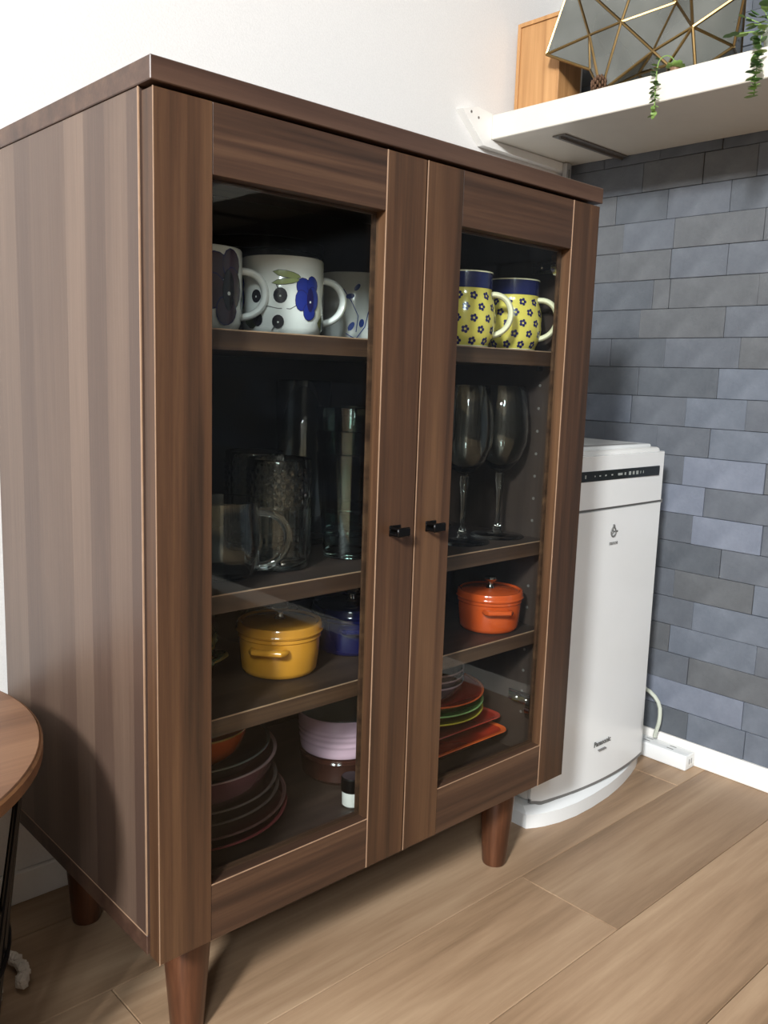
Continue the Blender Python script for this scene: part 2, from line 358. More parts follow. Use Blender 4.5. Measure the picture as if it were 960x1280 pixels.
def cabinet_door(x0, x1, hx, hinge_side):
    zb, zt = H0, H1
    d = bpy.data.objects.new('door', None); COL.objects.link(d); d.parent = cab
    for a, b, k in ((x0, x0+SW, 0), (x1-SW, x1, 1)):
        bm = B(a, b, 0, TD, zb, zt, bev=0.0008); link('stile', bm, M['stile'], d)
    for z0, z1 in ((zb, zb+RB), (zt-RT, zt)):
        link('rail', B(x0+SW, x1-SW, 0.0007, TD-0.0005, z0, z1, bev=0.0005), M['rail'], d)
    e = bmesh.new()
    box(e, x0-0.0001, x0+0.0006, -0.0001, 0.0006, zb, zt)                    # painted highlight on the outer left arris
    box(e, x1-SW-0.0002, x1-SW+0.0005, -0.0001, 0.0010, zb, zt)             # painted highlight on the inner arris of the right stile
    box(e, x0+SW, x1-SW, 0.0005, 0.0014, zb+RB-0.0006, zb+RB+0.0003)  # painted highlight along the top of the bottom rail
    link('edge_highlight', e, M['edge'], d)
    link('glass_pane', B(x0+SW-0.004, x1-SW+0.004, 0.0110, 0.0140, zb+RB-0.004, zt-RT+0.004), M['pane'], d)
    bead = bmesh.new()                                                       # glazing bead round the opening
    for a in ((x0+SW, x0+SW+0.004, zb+RB, zt-RT), (x1-SW-0.004, x1-SW, zb+RB, zt-RT), (x0+SW+0.004, x1-SW-0.004, zb+RB, zb+RB+0.003), (x0+SW+0.004, x1-SW-0.004, zt-RT-0.003, zt-RT)):
        box(bead, a[0], a[1], 0.0142, 0.0175, a[2], a[3])
    link('glazing_bead', bead, M['rail'], d)
    h = bmesh.new(); z = 0.4965
    for dz in (-0.0032, 0.0032): tube(h, [(hx-0.0055, 0.001, z+dz), (hx-0.0055, -0.012, z+dz)], 0.0017, n=10)
    box(h, hx-0.0085, hx+0.0095, -0.0155, -0.0115, z-0.0048, z+0.0048, bev=0.0012)
    box(h, hx-0.007, hx+0.0085, -0.0012, 0.0005, z-0.0055, z+0.0055, bev=0.0004)
    tube(h, [(hx+0.005, 0.001, z), (hx+0.005, -0.0125, z)], 0.003, n=12)
    link('handle', h, M['black'], d, smooth=True)
    for z in (0.226, 0.795):
        hm = bmesh.new(); s = hinge_side; xs = x1-0.0 if s > 0 else x0
        xi = xs - s*0.018
        box(hm, min(xi, xi-s*0.004), max(xi, xi-s*0.004), 0.038, 0.082, z-0.008, z+0.008, bev=0.0015)      # mounting plate on the side
        box(hm, min(xi-s*0.004, xi-s*0.011), max(xi-s*0.004, xi-s*0.011), 0.022, 0.070, z-0.0055, z+0.0055, bev=0.001)
        tube(hm, [(xi-s*0.022, 0.0195, z), (xi-s*0.022, 0.027, z)], 0.0165, n=24)
        for yy in (0.048, 0.064): tube(hm, [(xi-s*0.011, yy, z), (xi-s*0.0125, yy, z)], 0.0035, n=12)
        tube(hm, [(xi-s*0.008, 0.030, z-0.012), (xi-s*0.008, 0.030, z+0.012)], 0.0022, n=8)
        o = link('hinge', hm, M['chrome'], d, smooth=True)
    return d
cabinet_door(0.0015, W/2-0.0008, 0.2705, -1)
cabinet_door(W/2+0.0008, W-0.0005, 0.3235, 1)

# ================================================================ SHELF ON THE GREY WALL
sh = thing('floating_shelf', (0, 0, 0), 'long thick white wall shelf fixed high on the grey slate wall', 'shelf')
SZ0, SZ1 = 1.0450, 1.0835
link('board', B(0.8127, 1.0430, -1.945, 0.3690, SZ0, SZ1, bev=0.0012), M['shelfw'], sh)
for y in (0.2635, -0.55, -1.3):
    b = link('bracket', B(0.858, 1.0425, y-0.0125, y+0.0125, SZ0-0.0022, SZ0-0.0002, bev=0.0004), M['greymetal'], sh)
    link('bracket_rib', B(0.862, 1.0425, y-0.0022, y+0.0022, SZ0-0.006, SZ0-0.0022), M['greymetal'], b)
    if y < 0: link('upright', B(1.034, 1.0425, y-0.007, y+0.007, SZ0-0.10, SZ0-0.006), M['alu'], b)
cl = bmesh.new()                                   # cleat on the white wall, its free end cut on a slant
pts = [(0.738, 1.0785), (0.7936, 1.0325), (1.036, 1.0300), (1.036, 1.0440), (0.8120, 1.0446), (0.8120, 1.0850), (0.776, 1.0885)]
va = [cl.verts.new((x, 0.3655, z)) for x, z in pts]; vb = [cl.verts.new((x, 0.3788, z)) for x, z in pts]
cl.faces.new(va); cl.faces.new(vb[::-1])
for i in range(len(pts)): cl.faces.new((va[i], vb[i], vb[(i+1) % len(pts)], va[(i+1) % len(pts)]))
cleat = link('end_cleat', cl, M['white_paint'], sh)
for x, z in ((0.7606, 1.0780), (0.7785, 1.0725)):
    bm = bmesh.new(); tube(bm, [(x, 0.3652, z), (x, 0.3660, z)], 0.0022, n=10); link('screw', bm, M['greymetal'], cleat)
post = tag(link('slotted_upright', B(1.0105, 1.0255, 0.3560, 0.3650, 0.60, SZ0-0.002, bev=0.0006), M['alu']), 'slim pale metal slotted upright in the room corner under the white shelf', 'upright')
sl = bmesh.new()
for k in range(16): box(sl, 1.0165, 1.0195, 0.3555, 0.3565, 0.62+k*0.0265, 0.635+k*0.0265)
link('slot', sl, M['gap'], post)
tag(link('corner_post', B(1.0105, 1.0325, 0.3500, 0.3650, SZ1+0.001, 2.2, bev=0.001), M['white_paint']), 'white upright post in the room corner above the white shelf', 'upright')

# wooden box on the shelf
bx = thing('wooden_box', (0.862, 0.2735, SZ1), 'light oak wooden box with a recessed face standing on the white shelf', 'box')
bw, bd, bh = 0.060, 0.0890, 0.1515
fr = bmesh.new()
box(fr, 0, bw, 0, 0.006, 0, bh, bev=0.0005); box(fr, 0, bw, bd-0.006, bd, 0, bh, bev=0.0005)
box(fr, 0, bw, 0.006, bd-0.006, 0, 0.006); box(fr, 0, bw, 0.006, bd-0.006, bh-0.006, bh)
link('frame', fr, M['oakbox'], bx)
link('panel', B(0.003, 0.008, 0.0062, bd-0.0062, 0.0062, bh-0.0062), M['oakbox'], bx)

# geometric terrarium
TX = 0.0
te = thing('geometric_terrarium', (0.90, 0.13, SZ1), 'faceted star-shaped brass and smoky glass terrarium on the white shelf', 'terrarium')
V = {'P0': Vector((-0.0640, 0.1502, 0.0802)), 'V5': Vector((-0.0620, 0.0718, 0.0900)), 'U1': Vector((-0.0500, 0.1185, 0.1877)), 'V1': Vector((-0.0680, 0.0128, 0.0921)), 'L0': Vector((-0.0520, 0.0734, 0.0439)), 'B1': Vector((-0.0620, 0.0445, 0.0160)),
     'U2': Vector((-0.0500, -0.0001, 0.1669)), 'V4': Vector((-0.0320, -0.0533, 0.1116)), 'V2': Vector((-0.0650, -0.0413, 0.0405)), 'V3': Vector((-0.0620, -0.0985, 0.0595)), 'B2': Vector((-0.0420, -0.0051, 0.0237)), 'B3': Vector((-0.0580, -0.0624, 0.0193)), 'B4': Vector((-0.0480, -0.1005, 0.0228)),
     'U3': Vector((-0.0400, -0.0728, 0.1592)), 'U4': Vector((-0.0300, -0.1542, 0.1003)), 'R': Vector((-0.0150, -0.1363, 0.0377))}
for k in ('B1', 'B2', 'B3', 'B4'): V[k].z = max(V[k].z, 0.0036)
V['B1'].z = 0.0036; V['B4'].z = 0.0036
V['K0'] = Vector((0.020, 0.080, 0.06)); V['K1'] = Vector((0.115, -0.02, 0.11)); V['K2'] = Vector((0.10, -0.09, 0.05)); V['K3'] = Vector((0.09, 0.02, 0.0036)); V['TT'] = Vector((0.04, 0.0, 0.235))
TR = [('P0','V5','U1'),('P0','L0','V5'),('V5','L0','B1'),('V5','B1','V1'),('V5','V1','U1'),('V1','B1','V2'),('V1','V2','V4'),('V1','V4','U2'),('V1','U2','U1'),
      ('V2','V3','V4'),('V2','B1','B2'),('V2','B2','B3'),('V2','B3','V3'),('V3','B3','B4'),('V4','V3','U3'),('V4','U3','U2'),('V3','U4','U3'),('V3','R','U4'),('V3','B4','R'),
      ('P0','U1','K0'),('P0','K0','L0'),('U1','TT','K0'),('U1','U2','TT'),('U2','U3','TT'),('U3','U4','TT'),('TT','K1','K0'),('TT','U4','K1'),('U4','R','K2'),('U4','K2','K1'),
      ('R','B4','K2'),('B4','K3','K2'),('B4','B3','K3'),('B3','B2','K3'),('B2','B1','K3'),('B1','L0','K3'),('L0','K0','K3'),('K0','K1','K3'),('K1','K2','K3')]
def smoky():
    m = bpy.data.materials.new('smoky_glass'); m.use_nodes = True; nt = m.node_tree; nt.nodes.clear(); ln = nt.links.new
    o = nd(m, 'ShaderNodeOutputMaterial'); mx = nd(m, 'ShaderNodeMixShader'); t = nd(m, 'ShaderNodeBsdfTransparent'); p = nd(m, 'ShaderNodeBsdfPrincipled')
    n = nd(m, 'ShaderNodeTexNoise'); n.inputs['Scale'].default_value = 12; tc = nd(m, 'ShaderNodeTexCoord'); ln(tc.outputs['Object'], n.inputs['Vector'])
    r = nd(m, 'ShaderNodeValToRGB'); r.color_ramp.elements[0].color = srgb(84, 86, 82); r.color_ramp.elements[1].color = srgb(146, 148, 142); ln(n.outputs['Fac'], r.inputs[0]); ln(r.outputs[0], p.inputs['Base Color'])
    p.inputs['Roughness'].default_value = 0.12; t.inputs[0].default_value = (0.7, 0.72, 0.7, 1); mx.inputs[0].default_value = 0.62
    ln(t.outputs[0], mx.inputs[1]); ln(p.outputs[0], mx.inputs[2]); ln(mx.outputs[0], o.inputs[0]); return m
M['smoky'] = smoky()
edges = set()
for t in TR:
    bm = bmesh.new(); c = (V[t[0]]+V[t[1]]+V[t[2]])/3
    n = (V[t[1]]-V[t[0]]).cross(V[t[2]]-V[t[0]]).normalized()*0.0006
    a = [bm.verts.new(V[k]*0.985+c*0.015+n) for k in t]; b = [bm.verts.new(V[k]*0.985+c*0.015-n) for k in t]
    bm.faces.new(a); bm.faces.new(b[::-1])
    for i in range(3): bm.faces.new((a[i], b[i], b[(i+1) % 3], a[(i+1) % 3]))
    link('facet', bm, M['smoky'], te)
    for i in range(3): edges.add(tuple(sorted((t[i], t[(i+1) % 3]))))
for a, b in sorted(edges):
    bm = bmesh.new(); tube(bm, [V[a], V[b]], 0.0024, n=6); link('brass_edge', bm, M['brass'], te, smooth=True)

# dry cone lying against the terrarium
pc = bmesh.new()
for k in range(7):
    for j in range(7):
        a = j*2*PI/7 + k*0.45; rr = 0.0115*math.sin(PI*(k+1)/8.5)
        bmesh.ops.create_icosphere(pc, subdivisions=1, radius=0.0042, matrix=Matrix.Translation((rr*math.cos(a), rr*math.sin(a), 0.004+k*0.0034)) @ Matrix.Diagonal((1, 1, 0.6, 1)))
cone = link('pine_cone', pc, speckle(mat('cone_brown', (92, 66, 46), 0.8), 60, 14, (92, 66, 46)), smooth=True)
cone.location = (0.830, 0.180, SZ1+0.0135); cone.rotation_euler = (math.radians(90), 0, 0.4); cone.location.y += 0.01
tag(cone, 'small brown dry cone beside the foot of the faceted terrarium', 'pine cone')

# trailing plants
def leaf(bm, p, d, size, mi, up=(0, 0, 1)):
    d = Vector(d).normalized(); u = Vector(up); s = d.cross(u)
    if s.length < 0.1: s = Vector((1, 0, 0))
    s.normalize(); nn = s.cross(d).normalized()
    prof = ((0, 0), (.25, .42), (.55, .5), (.82, .32), (1, 0))
    mid = [bm.verts.new(Vector(p)+d*size*t - nn*size*0.10*math.sin(PI*t)) for t, _ in prof]
    for sg in (1, -1):
        ed = [mid[0]] + [bm.verts.new(Vector(p)+d*size*t + s*sg*size*w_ + nn*size*0.04) for t, w_ in prof[1:-1]] + [mid[-1]]
        for i in range(len(prof)-1):
            vs = []
            for v in (mid[i], mid[i+1], ed[i+1], ed[i]):
                if v not in vs: vs.append(v)
            f = bm.faces.new(vs); f.material_index = mi; f.smooth = True
def strand_plant(name, label, root, spill, tail, n, ls, crown, seed):
    rg = random.Random(seed)
    t = thing(name, root, label, 'plant'); o = Vector(root)
    pot = L([(0, 0.0), (0.018, 0.0), (0.022, 0.03), (0.0235, 0.032), (0.021, 0.033), (0.0195, 0.028), (0, 0.027)], n=24) if crown else L([(0, 0), (0.0065, 0), (0.0075, 0.0055), (0.0066, 0.0055), (0, 0.0045)], n=20)
    link('pot', pot, M['darkwood'] if not crown else ceramic('grey_green_pot', (150, 156, 142), 0.4), t, smooth=True)
    rz = 0.03 if crown else 0.005
    path = bez(Vector((0, 0, rz)), Vector((0, 0, rz+0.022)), Vector(spill)-o+Vector((0, 0, 0.020)), Vector(spill)-o, 8)[:-1] + bez(Vector(spill)-o, Vector(spill)-o+Vector((-0.004, 0, -0.02)), Vector(tail)-o+Vector((0, 0, 0.03)), Vector(tail)-o, 20)
    link('stem', T(path, 0.0008, n=5), M['leaf2'], t)
    N = len(path)
    cnt = 0
    for i in range(n):
        s = 0.22 + 0.78*i/(n-1); q = s*(N-1); k = int(q); f = q-k; p = path[k]*(1-f) + path[min(k+1, N-1)]*f
        for sg in (0, 1):
            a = rg.uniform(0, 2*PI) + sg*PI
            bm = bmesh.new(); dz = rg.uniform(-.7, .1)
            leaf(bm, (0, 0, 0), (0.7*math.cos(a)-0.65, math.sin(a), dz if s > 0.45 else abs(dz)*0.5), ls*rg.uniform(.75, 1.15), 0)
            lf = link('leaf', bm, M['leaf2'] if (s > 0.86 or rg.random() < 0.18) else M['leaf'], t); lf.location = p
    if crown:
        for i in range(80):
            a = rg.uniform(0, 2*PI); r0 = rg.uniform(0, 0.016); e = rg.uniform(-.1, 1.3)
            base = Vector((r0*math.cos(a), r0*math.sin(a), 0.028)); tip = base + Vector((math.cos(a)*math.cos(e), math.sin(a)*math.cos(e), math.sin(e)))*rg.uniform(0.012, 0.050)
            bm = bmesh.new(); leaf(bm, tip, tip-base+Vector((0, 0, -0.01)), rg.uniform(.011, .018), 0); link('leaf', bm, M['leaf'] if rg.random() < .7 else M['leaf2'], t)
            if i % 3 == 0: link('stem', T([base, (base+tip)/2+Vector((0, 0, 0.003)), tip], 0.0006, n=5), M['leaf2'], t)
    else:
        for i in range(22):
            a = rg.uniform(0, 2*PI); bm = bmesh.new(); leaf(bm, (0.003*math.cos(a), 0.003*math.sin(a), 0.005), (math.cos(a), math.sin(a), rg.uniform(.0, 1.2)), 0.011, 0); link('leaf', bm, M['leaf2'], t)
    return t
strand_plant('trailing_plant', 'small potted creeper with one thin strand trailing over the shelf before the terrarium', (0.824, 0.0450, SZ1+0.0003), (0.8060, 0.0620, SZ1+0.006), (0.8050, 0.0615, 1.0265), 15, 0.0085, False, 3)
strand_plant('trailing_plant', 'leafy potted creeper at the right edge with a thicker strand hanging below the shelf', (0.850, -0.088, SZ1+0.0003), (0.8040, -0.084, SZ1+0.006), (0.8035, -0.0815, 1.022), 24, 0.0120, True, 9)

# ================================================================ AIR PURIFIER
PX0, PX1, PY, PB = 0.6595, 0.9640, 0.085, 0.262
ap = thing('air_purifier', (0, 0, 0), 'tall white air purifier with black display strip standing in the corner right of the cabinet', 'air purifier')
bd_ = bmesh.new(); box(bd_, PX0+0.002, PX1-0.002, PY+0.012, PB, 0.030, 0.553, bev=0.006)
link('body', bd_, M['plastic2'], ap, smooth=True)
def front(z0, z1, b0, b1, bev=0.0):
    bm = bmesh.new(); nx, nz = 24, 8; G = []
    for j in range(nz+1):
        tz = j/nz; z = z0+(z1-z0)*tz; bl = b0*(1-tz)**4 + b1; row = []
        for i in range(nx+1):
            s = i/nx; x = PX0+(PX1-PX0)*s; ed = min(s, 1-s)
            rnd_ = 0.008*max(0, 1-ed*(PX1-PX0)/0.008)**2
            row.append(bm.verts.new((x, PY - bl*4*s*(1-s) + rnd_, z)))
        G.append(row)
    for j in range(nz):
        for i in range(nx): bm.faces.new((G[j][i], G[j][i+1], G[j+1][i+1], G[j+1][i]))
    bk = [[bm.verts.new((v.co.x, PY+0.0125, v.co.z)) for v in row] for row in (G[0], G[-1])]
    for i in range(nx):
        bm.faces.new((G[0][i], bk[0][i], bk[0][i+1], G[0][i+1])); bm.faces.new((G[-1][i], G[-1][i+1], bk[1][i+1], bk[1][i]))
    bm.faces.new([r[0] for r in G] + [bk[1][0], bk[0][0]]); bm.faces.new([r[-1] for r in G][::-1] + [bk[0][-1], bk[1][-1]])
    return bm
link('upper_front', front(0.4685, 0.5470, 0, 0.0018), M['plastic'], ap, smooth=30)
link('seam', B(PX0+0.002, PX1-0.002, PY+0.003, PY+0.012, 0.4625, 0.4690), M['gap'], ap)
fp = link('front_panel', front(0.0350, 0.4640, 0.016, 0.0018), M['plastic'], ap, smooth=30)
link('top_cover', B(PX0+0.004, PX1-0.020, PY+0.020, PB-0.01, 0.5505, 0.5585, bev=0.003), M['plastic'], ap, smooth=True)
link('outlet_slot', B(PX0+0.012, PX1-0.050, PY+0.028, PY+0.036, 0.5580, 0.5590), M['gap'], ap)
link('display_strip', B(0.690, 0.9360, PY-0.0028, PY+0.001, 0.5100, 0.5252, bev=0.0004), M['strip'], ap)
ic = bmesh.new()
for x, w_, h_ in ((.728, .0035, .005), (.752, .003, .002), (.765, .004, .002), (.78, .004, .002), (.797, .004, .002), (.815, .012, .0035), (.833, .004, .004), (.845, .006, .0055), (.856, .005, .005), (.866, .006, .0055), (.878, .0015, .004), (.886, .0015, .004)):
    box(ic, x, x+w_, PY-0.0030, PY-0.0025, 0.5176-h_/2, 0.5176+h_/2)
link('icon_print', ic, M['iconprint'], ap)
def text_part(name, s, x, z, size, y, m, parent, bold=0.0):
    cu = bpy.data.curves.new(name, 'FONT'); cu.body = s; cu.size = size; cu.extrude = 0.0002; cu.offset = bold; cu.align_x = 'LEFT'; cu.resolution_u = 3
    o = bpy.data.objects.new(name, cu); COL.objects.link(o); dg = bpy.context.evaluated_depsgraph_get()
    me = bpy.data.meshes.new_from_object(o.evaluated_get(dg)); bpy.data.objects.remove(o)
    q = bpy.data.objects.new(name, me); COL.objects.link(q); q.parent = parent; q.location = (x, y, z); q.rotation_euler = (PI/2, 0, 0)
    me.materials.clear(); me.materials.append(m); return q
text_part('lettering', 'Panasonic', 0.7885, 0.0897, 0.0118, PY-0.0122, M['greyprint'], ap, 0.0003)
mk = bmesh.new()
for k in range(5): box(mk, 0.8005+k*0.0042, 0.8033+k*0.0042, PY-0.0150, PY-0.0090, 0.0812, 0.0832)
link('small_print', mk, M['gap'], ap)
text_part('lettering', 'nanoe', 0.8050, 0.4090, 0.0095, PY-0.0026, M['gap'], ap)
em = bmesh.new()                                    # drop-shaped emblem with a small dot
pts = [(0.815+0.0062*math.cos(a)*(1-0.35*max(0, math.sin(a))), 0, 0.4290+0.0075*math.sin(a)+(0.003 if math.sin(a) > .95 else 0)) for a in [k*PI/12 for k in range(24)]]
tube(em, [(p[0], PY-0.0021, p[2]) for p in pts], 0.0014, n=6, closed=True)
for a in (0, 2.1, 4.2): tube(em, [(0.815, PY-0.0018, 0.429), (0.815+0.0045*math.cos(a), PY-0.0018, 0.429+0.0045*math.sin(a))], 0.0011, n=6)
tube(em, [(0.8255, PY-0.0026, 0.4290), (0.8255, PY-0.0010, 0.4290)], 0.0016, n=10)
link('emblem', em, M['greyprint'], ap)
arc = [(.642, .0855), (.655, .078), (.669, .072), (.697, .0645), (.7325, .060), (.7755, .060), (.825, .0636), (.858, .0685), (.89, .075), (.925, .084), (.955, .0935), (.975, .102)]
outl = arc + [(.982, .110), (.984, .125), (.984, .285), (.642, .285)]
bb = bmesh.new()
inn = [((x-.81)*.965+.81, (y-.17)*.9+.17+.003) for x, y in outl]
a = [bb.verts.new((x, y, 0)) for x, y in outl]; b = [bb.verts.new((x, y, 0.0215)) for x, y in outl]; c = [bb.verts.new((x, y, 0.0300)) for x, y in inn]; n = len(outl)
bb.faces.new(a[::-1]); bb.faces.new(c)
for p, q in ((a, b), (b, c)):
    for i in range(n): bb.faces.new((p[i], p[(i+1) % n], q[(i+1) % n], q[i]))
link('base', bb, M['plastic'], ap, smooth=30)
link('gap_shade_strip', front(0.0290, 0.0370, 0, 0.0160), M['gap'], ap, smooth=30)  # grey strip stands in for the shade in the gap below the panel
link('power_cable', T(bez((0.985, 0.20, 0.11), (1.02, 0.17, 0.135), (1.029, 0.105, 0.125), (1.024, 0.094, 0.09), 10)[:-1] + bez((1.024, 0.094, 0.09), (1.02, 0.088, 0.06), (1.021, 0.098, 0.05), (1.023, 0.099, 0.036), 8), 0.0036, n=8), M['cable'], ap, smooth=True)

ps = thing('power_strip', (1.0085, 0.030, 0), 'white power strip lying on the floor against the right baseboard', 'power strip')
link('housing', B(0, 0.032, 0, 0.24, 0, 0.027, bev=0.0025), M['plastic'], ps, smooth=True)
for k, y in enumerate((0.030, 0.075, 0.12, 0.165)):
    for x in (0.010, 0.021): link('slot', B(x-0.0011, x+0.0011, y, y+0.012, 0.0268, 0.0273), M['gap'], ps)
for x in (0.0125, 0.0195): link('slot', B(x-0.0012, x+0.0012, -0.0003, 0.0004, 0.010, 0.019), M['gap'], ps)

# ================================================================ ROUND BASKET TABLE
TCX, TCY, TZ = -0.289, 0.159, 0.3400
tb = thing('side_table', (TCX, TCY, 0), 'round walnut-topped side table with a dark wire basket base, left of the cabinet', 'side table')
link('tabletop', L([(0, TZ-0.013), (0.2335, TZ-0.013), (0.2365, TZ-0.0105), (0.2368, TZ-0.004), (0.2345, TZ-0.0003), (0.232, TZ), (0, TZ)], n=96), M['table'], tb, smooth=True)
link('rim', L([(0.2362, TZ-0.0130), (0.2376, TZ-0.0122), (0.2378, TZ-0.003), (0.2360, TZ-0.0012), (0.2350, TZ-0.006)], n=96, closed=True), M['tabledge'], tb, smooth=True)
def ring(r, z, n=64): return [(r*math.cos(2*PI*k/n), r*math.sin(2*PI*k/n), z) for k in range(n)]
for r, z, t in ((0.224, TZ-0.016, 0.003), (0.205, 0.155, 0.0022), (0.184, 0.004, 0.003)):
    link('ring', T(ring(r, z), t, n=8, closed=True), M['wire'], tb, smooth=True)
for k in range(20):
    a = 2*PI*k/20 + 0.10
    for s in (-1, 1):
        a2 = a + s*PI/20
        link('wire', T([(0.224*math.cos(a), 0.224*math.sin(a), TZ-0.016), (0.184*math.cos(a2), 0.184*math.sin(a2), 0.004)], 0.0021, n=6), M['wire'], tb, smooth=True)
kn = mat('grey_knit', (92, 92, 94), 0.9); nt = kn.node_tree; p = nt.nodes['Principled BSDF']
tc = nd(kn, 'ShaderNodeTexCoord'); vo = nd(kn, 'ShaderNodeTexVoronoi'); vo.inputs['Scale'].default_value = 55; nt.links.new(tc.outputs['Object'], vo.inputs['Vector'])
rr = nd(kn, 'ShaderNodeValToRGB'); nt.links.new(vo.outputs['Distance'], rr.inputs[0]); rr.color_ramp.elements[0].color = srgb(132, 132, 134); rr.color_ramp.elements[1].color = srgb(52, 52, 54); rr.color_ramp.elements[1].position = 0.7
nt.links.new(rr.outputs[0], p.inputs['Base Color']); bu = nd(kn, 'ShaderNodeBump'); bu.invert = True; bu.inputs['Distance'].default_value = 0.006; nt.links.new(vo.outputs['Distance'], bu.inputs['Height']); nt.links.new(bu.outputs[0], p.inputs['Normal'])
def lump(a, z): return 1 + 0.02*math.sin(7*a + 9*z*20) + 0.015*math.sin(13*a - z*60)
kb = L([(0, 0.008), (0.158, 0.008), (0.166, 0.02)] + [(0.168 + 0.032*(k/14), 0.02+0.27*k/14) for k in range(15)] + [(0.17, 0.305), (0.1, 0.312), (0, 0.312)], n=96, fn=lump)
bl = link('knitted_throw', kb, kn, smooth=True); bl.location = (TCX, TCY, 0)
tag(bl, 'grey chunky knitted throw stuffed inside the wire basket table', 'throw')
yarn = speckle(mat('white_yarn', (214, 204, 190), 0.95), 120, 14, (214, 204, 190), bump=0.6)
def chenille(pts, label):
    bm = bmesh.new(); rg = random.Random(len(pts)); P = []
    for a, b in zip(pts, pts[1:]):
        for k in range(6): P.append(Vector(a).lerp(Vector(b), k/6))
    P.append(Vector(pts[-1]))
    for q in P:
        for k in range(3):
            bmesh.ops.create_icosphere(bm, subdivisions=1, radius=rg.uniform(.0042, .0062), matrix=Matrix.Translation(q + Vector((rg.uniform(-.0022, .0022), rg.uniform(-.0022, .0022), rg.uniform(-.001, .003)))))
    o = link('yarn_tassel', bm, yarn, smooth=True); tag(o, label, 'tassel', 'white yarn tassels on the floor'); return o
chenille([(-.057, .272, .008), (-.045, .275, .010), (-.036, .265, .010), (-.0325, .248, .009), (-.034, .231, .0075), (-.042, .218, .0075)], 'curled white chunky yarn tassel on the dark floor beside the basket table')
chenille([(-.062, .258, .0075), (-.065, .240, .0075), (-.067, .222, .0075), (-.075, .202, .0075)], 'straight white yarn tassel lying just left of the curled tassel')

# ================================================================ THINGS IN THE CABINET
Z1, Z2, Z3, Z4 = 0.6904, 0.4489, 0.3289, 0.1483      # tops of the three shelves and of the bottom panel
M['porcelain'] = ceramic('white_porcelain', (240, 240, 236))
PR = {k: ceramic('print_'+k, c, 0.25) for k, c in dict(purple=(70, 52, 66), blue=(38, 52, 140), navy=(36, 32, 84), black=(34, 32, 40), green=(150, 160, 104), olive=(70, 76, 52), dot=(225, 225, 220), sprig=(48, 72, 150), stem=(84, 84, 84)).items()}
PK = list(PR)
def handle_pts(r, z0, z1, out, ang, n=12):
    c, s = math.cos(ang), math.sin(ang)
    f = lambda x, z: (x*c, x*s, z)
    h = z1-z0
    return bez(f(r-0.002, z1), f(r+out*1.25, z1+0.004), f(r+out*1.35, z0+h*0.05), f(r-0.002, z0), n*2)
def decal(bm, rfun, ang, z, shape, mi, lift):
    """a flat printed patch wrapped on a round wall: shape is a list of (s, t) in metres"""
    K = 4; cs = sum(p[0] for p in shape)/len(shape); ct = sum(p[1] for p in shape)/len(shape)
    def pt(s, t):
        zz = z+t; r = rfun(zz)+lift; a = ang+s/r; return (r*math.cos(a), r*math.sin(a), zz)
    cv = bm.verts.new(pt(cs, ct)); prev = None; n = len(shape)
    for k in range(1, K+1):
        rg = [bm.verts.new(pt(cs+(s-cs)*k/K, ct+(t-ct)*k/K)) for s, t in shape]
        for i in range(n):
            j = (i+1) % n
            f = bm.faces.new((cv, rg[i], rg[j])) if prev is None else bm.faces.new((prev[i], rg[i], rg[j], prev[j]))
            f.material_index = mi
        prev = rg
def ell(cx, cy, a, b, rot=0, n=14, lobes=0, amp=0):
    out = []
    for k in range(n):
        t = 2*PI*k/n; q = 1 + amp*math.cos(lobes*t); x, y = a*q*math.cos(t), b*q*math.sin(t)
        out.append((cx+x*math.cos(rot)-y*math.sin(rot), cy+x*math.sin(rot)+y*math.cos(rot)))
    return out
def leafs(cx, cy, l, w_, rot):
    out = []
    for t in (-1, -.6, -.1, .4, .8): out.append((t*l/2, w_/2*(1-t*t)**.5 if abs(t) < 1 else 0))
    out.append((l/2, 0)); out += [(t*l/2, -w_/2*(1-t*t)**.5) for t in (.8, .4, -.1, -.6)]
    return [(cx+x*math.cos(rot)-y*math.sin(rot), cy+x*math.sin(rot)+y*math.cos(rot)) for x, y in out]
def strokes(pts, w_):
    out = []
    P = [Vector((a, b)) for a, b in pts]
    L_, R_ = [], []
    for i, p in enumerate(P):
        t = (P[min(i+1, len(P)-1)] - P[max(i-1, 0)]).normalized(); n = Vector((-t.y, t.x))*w_/2; L_.append(tuple(p+n)); R_.append(tuple(p-n))
    return L_, R_
def stroke(bm, rfun, ang, z, pts, w_, mi, lift):
    A, Bq = strokes(pts, w_)
    def pt(s, t):
        zz = z+t; r = rfun(zz)+lift; a = ang+s/r; return bm.verts.new((r*math.cos(a), r*math.sin(a), zz))
    a = [pt(*p) for p in A]; b = [pt(*p) for p in Bq]
    for i in range(len(a)-1):
        f = bm.faces.new((a[i], a[i+1], b[i+1], b[i])); f.material_index = mi
def print_part(name, draw, parent, rfun):
    bm = bmesh.new(); draw(bm, rfun)
    me = bpy.data.meshes.new(name); bm.to_mesh(me); bm.free()
    for k in PK: me.materials.append(PR[k])
    o = bpy.data.objects.new(name, me); COL.objects.link(o); o.parent = parent
    for p in me.polygons: p.use_smooth = True
    return o
MR, MH = 0.0428, 0.0795
def mug_r(z): return MR - 0.0012*max(0, (0.02-z)/0.02)
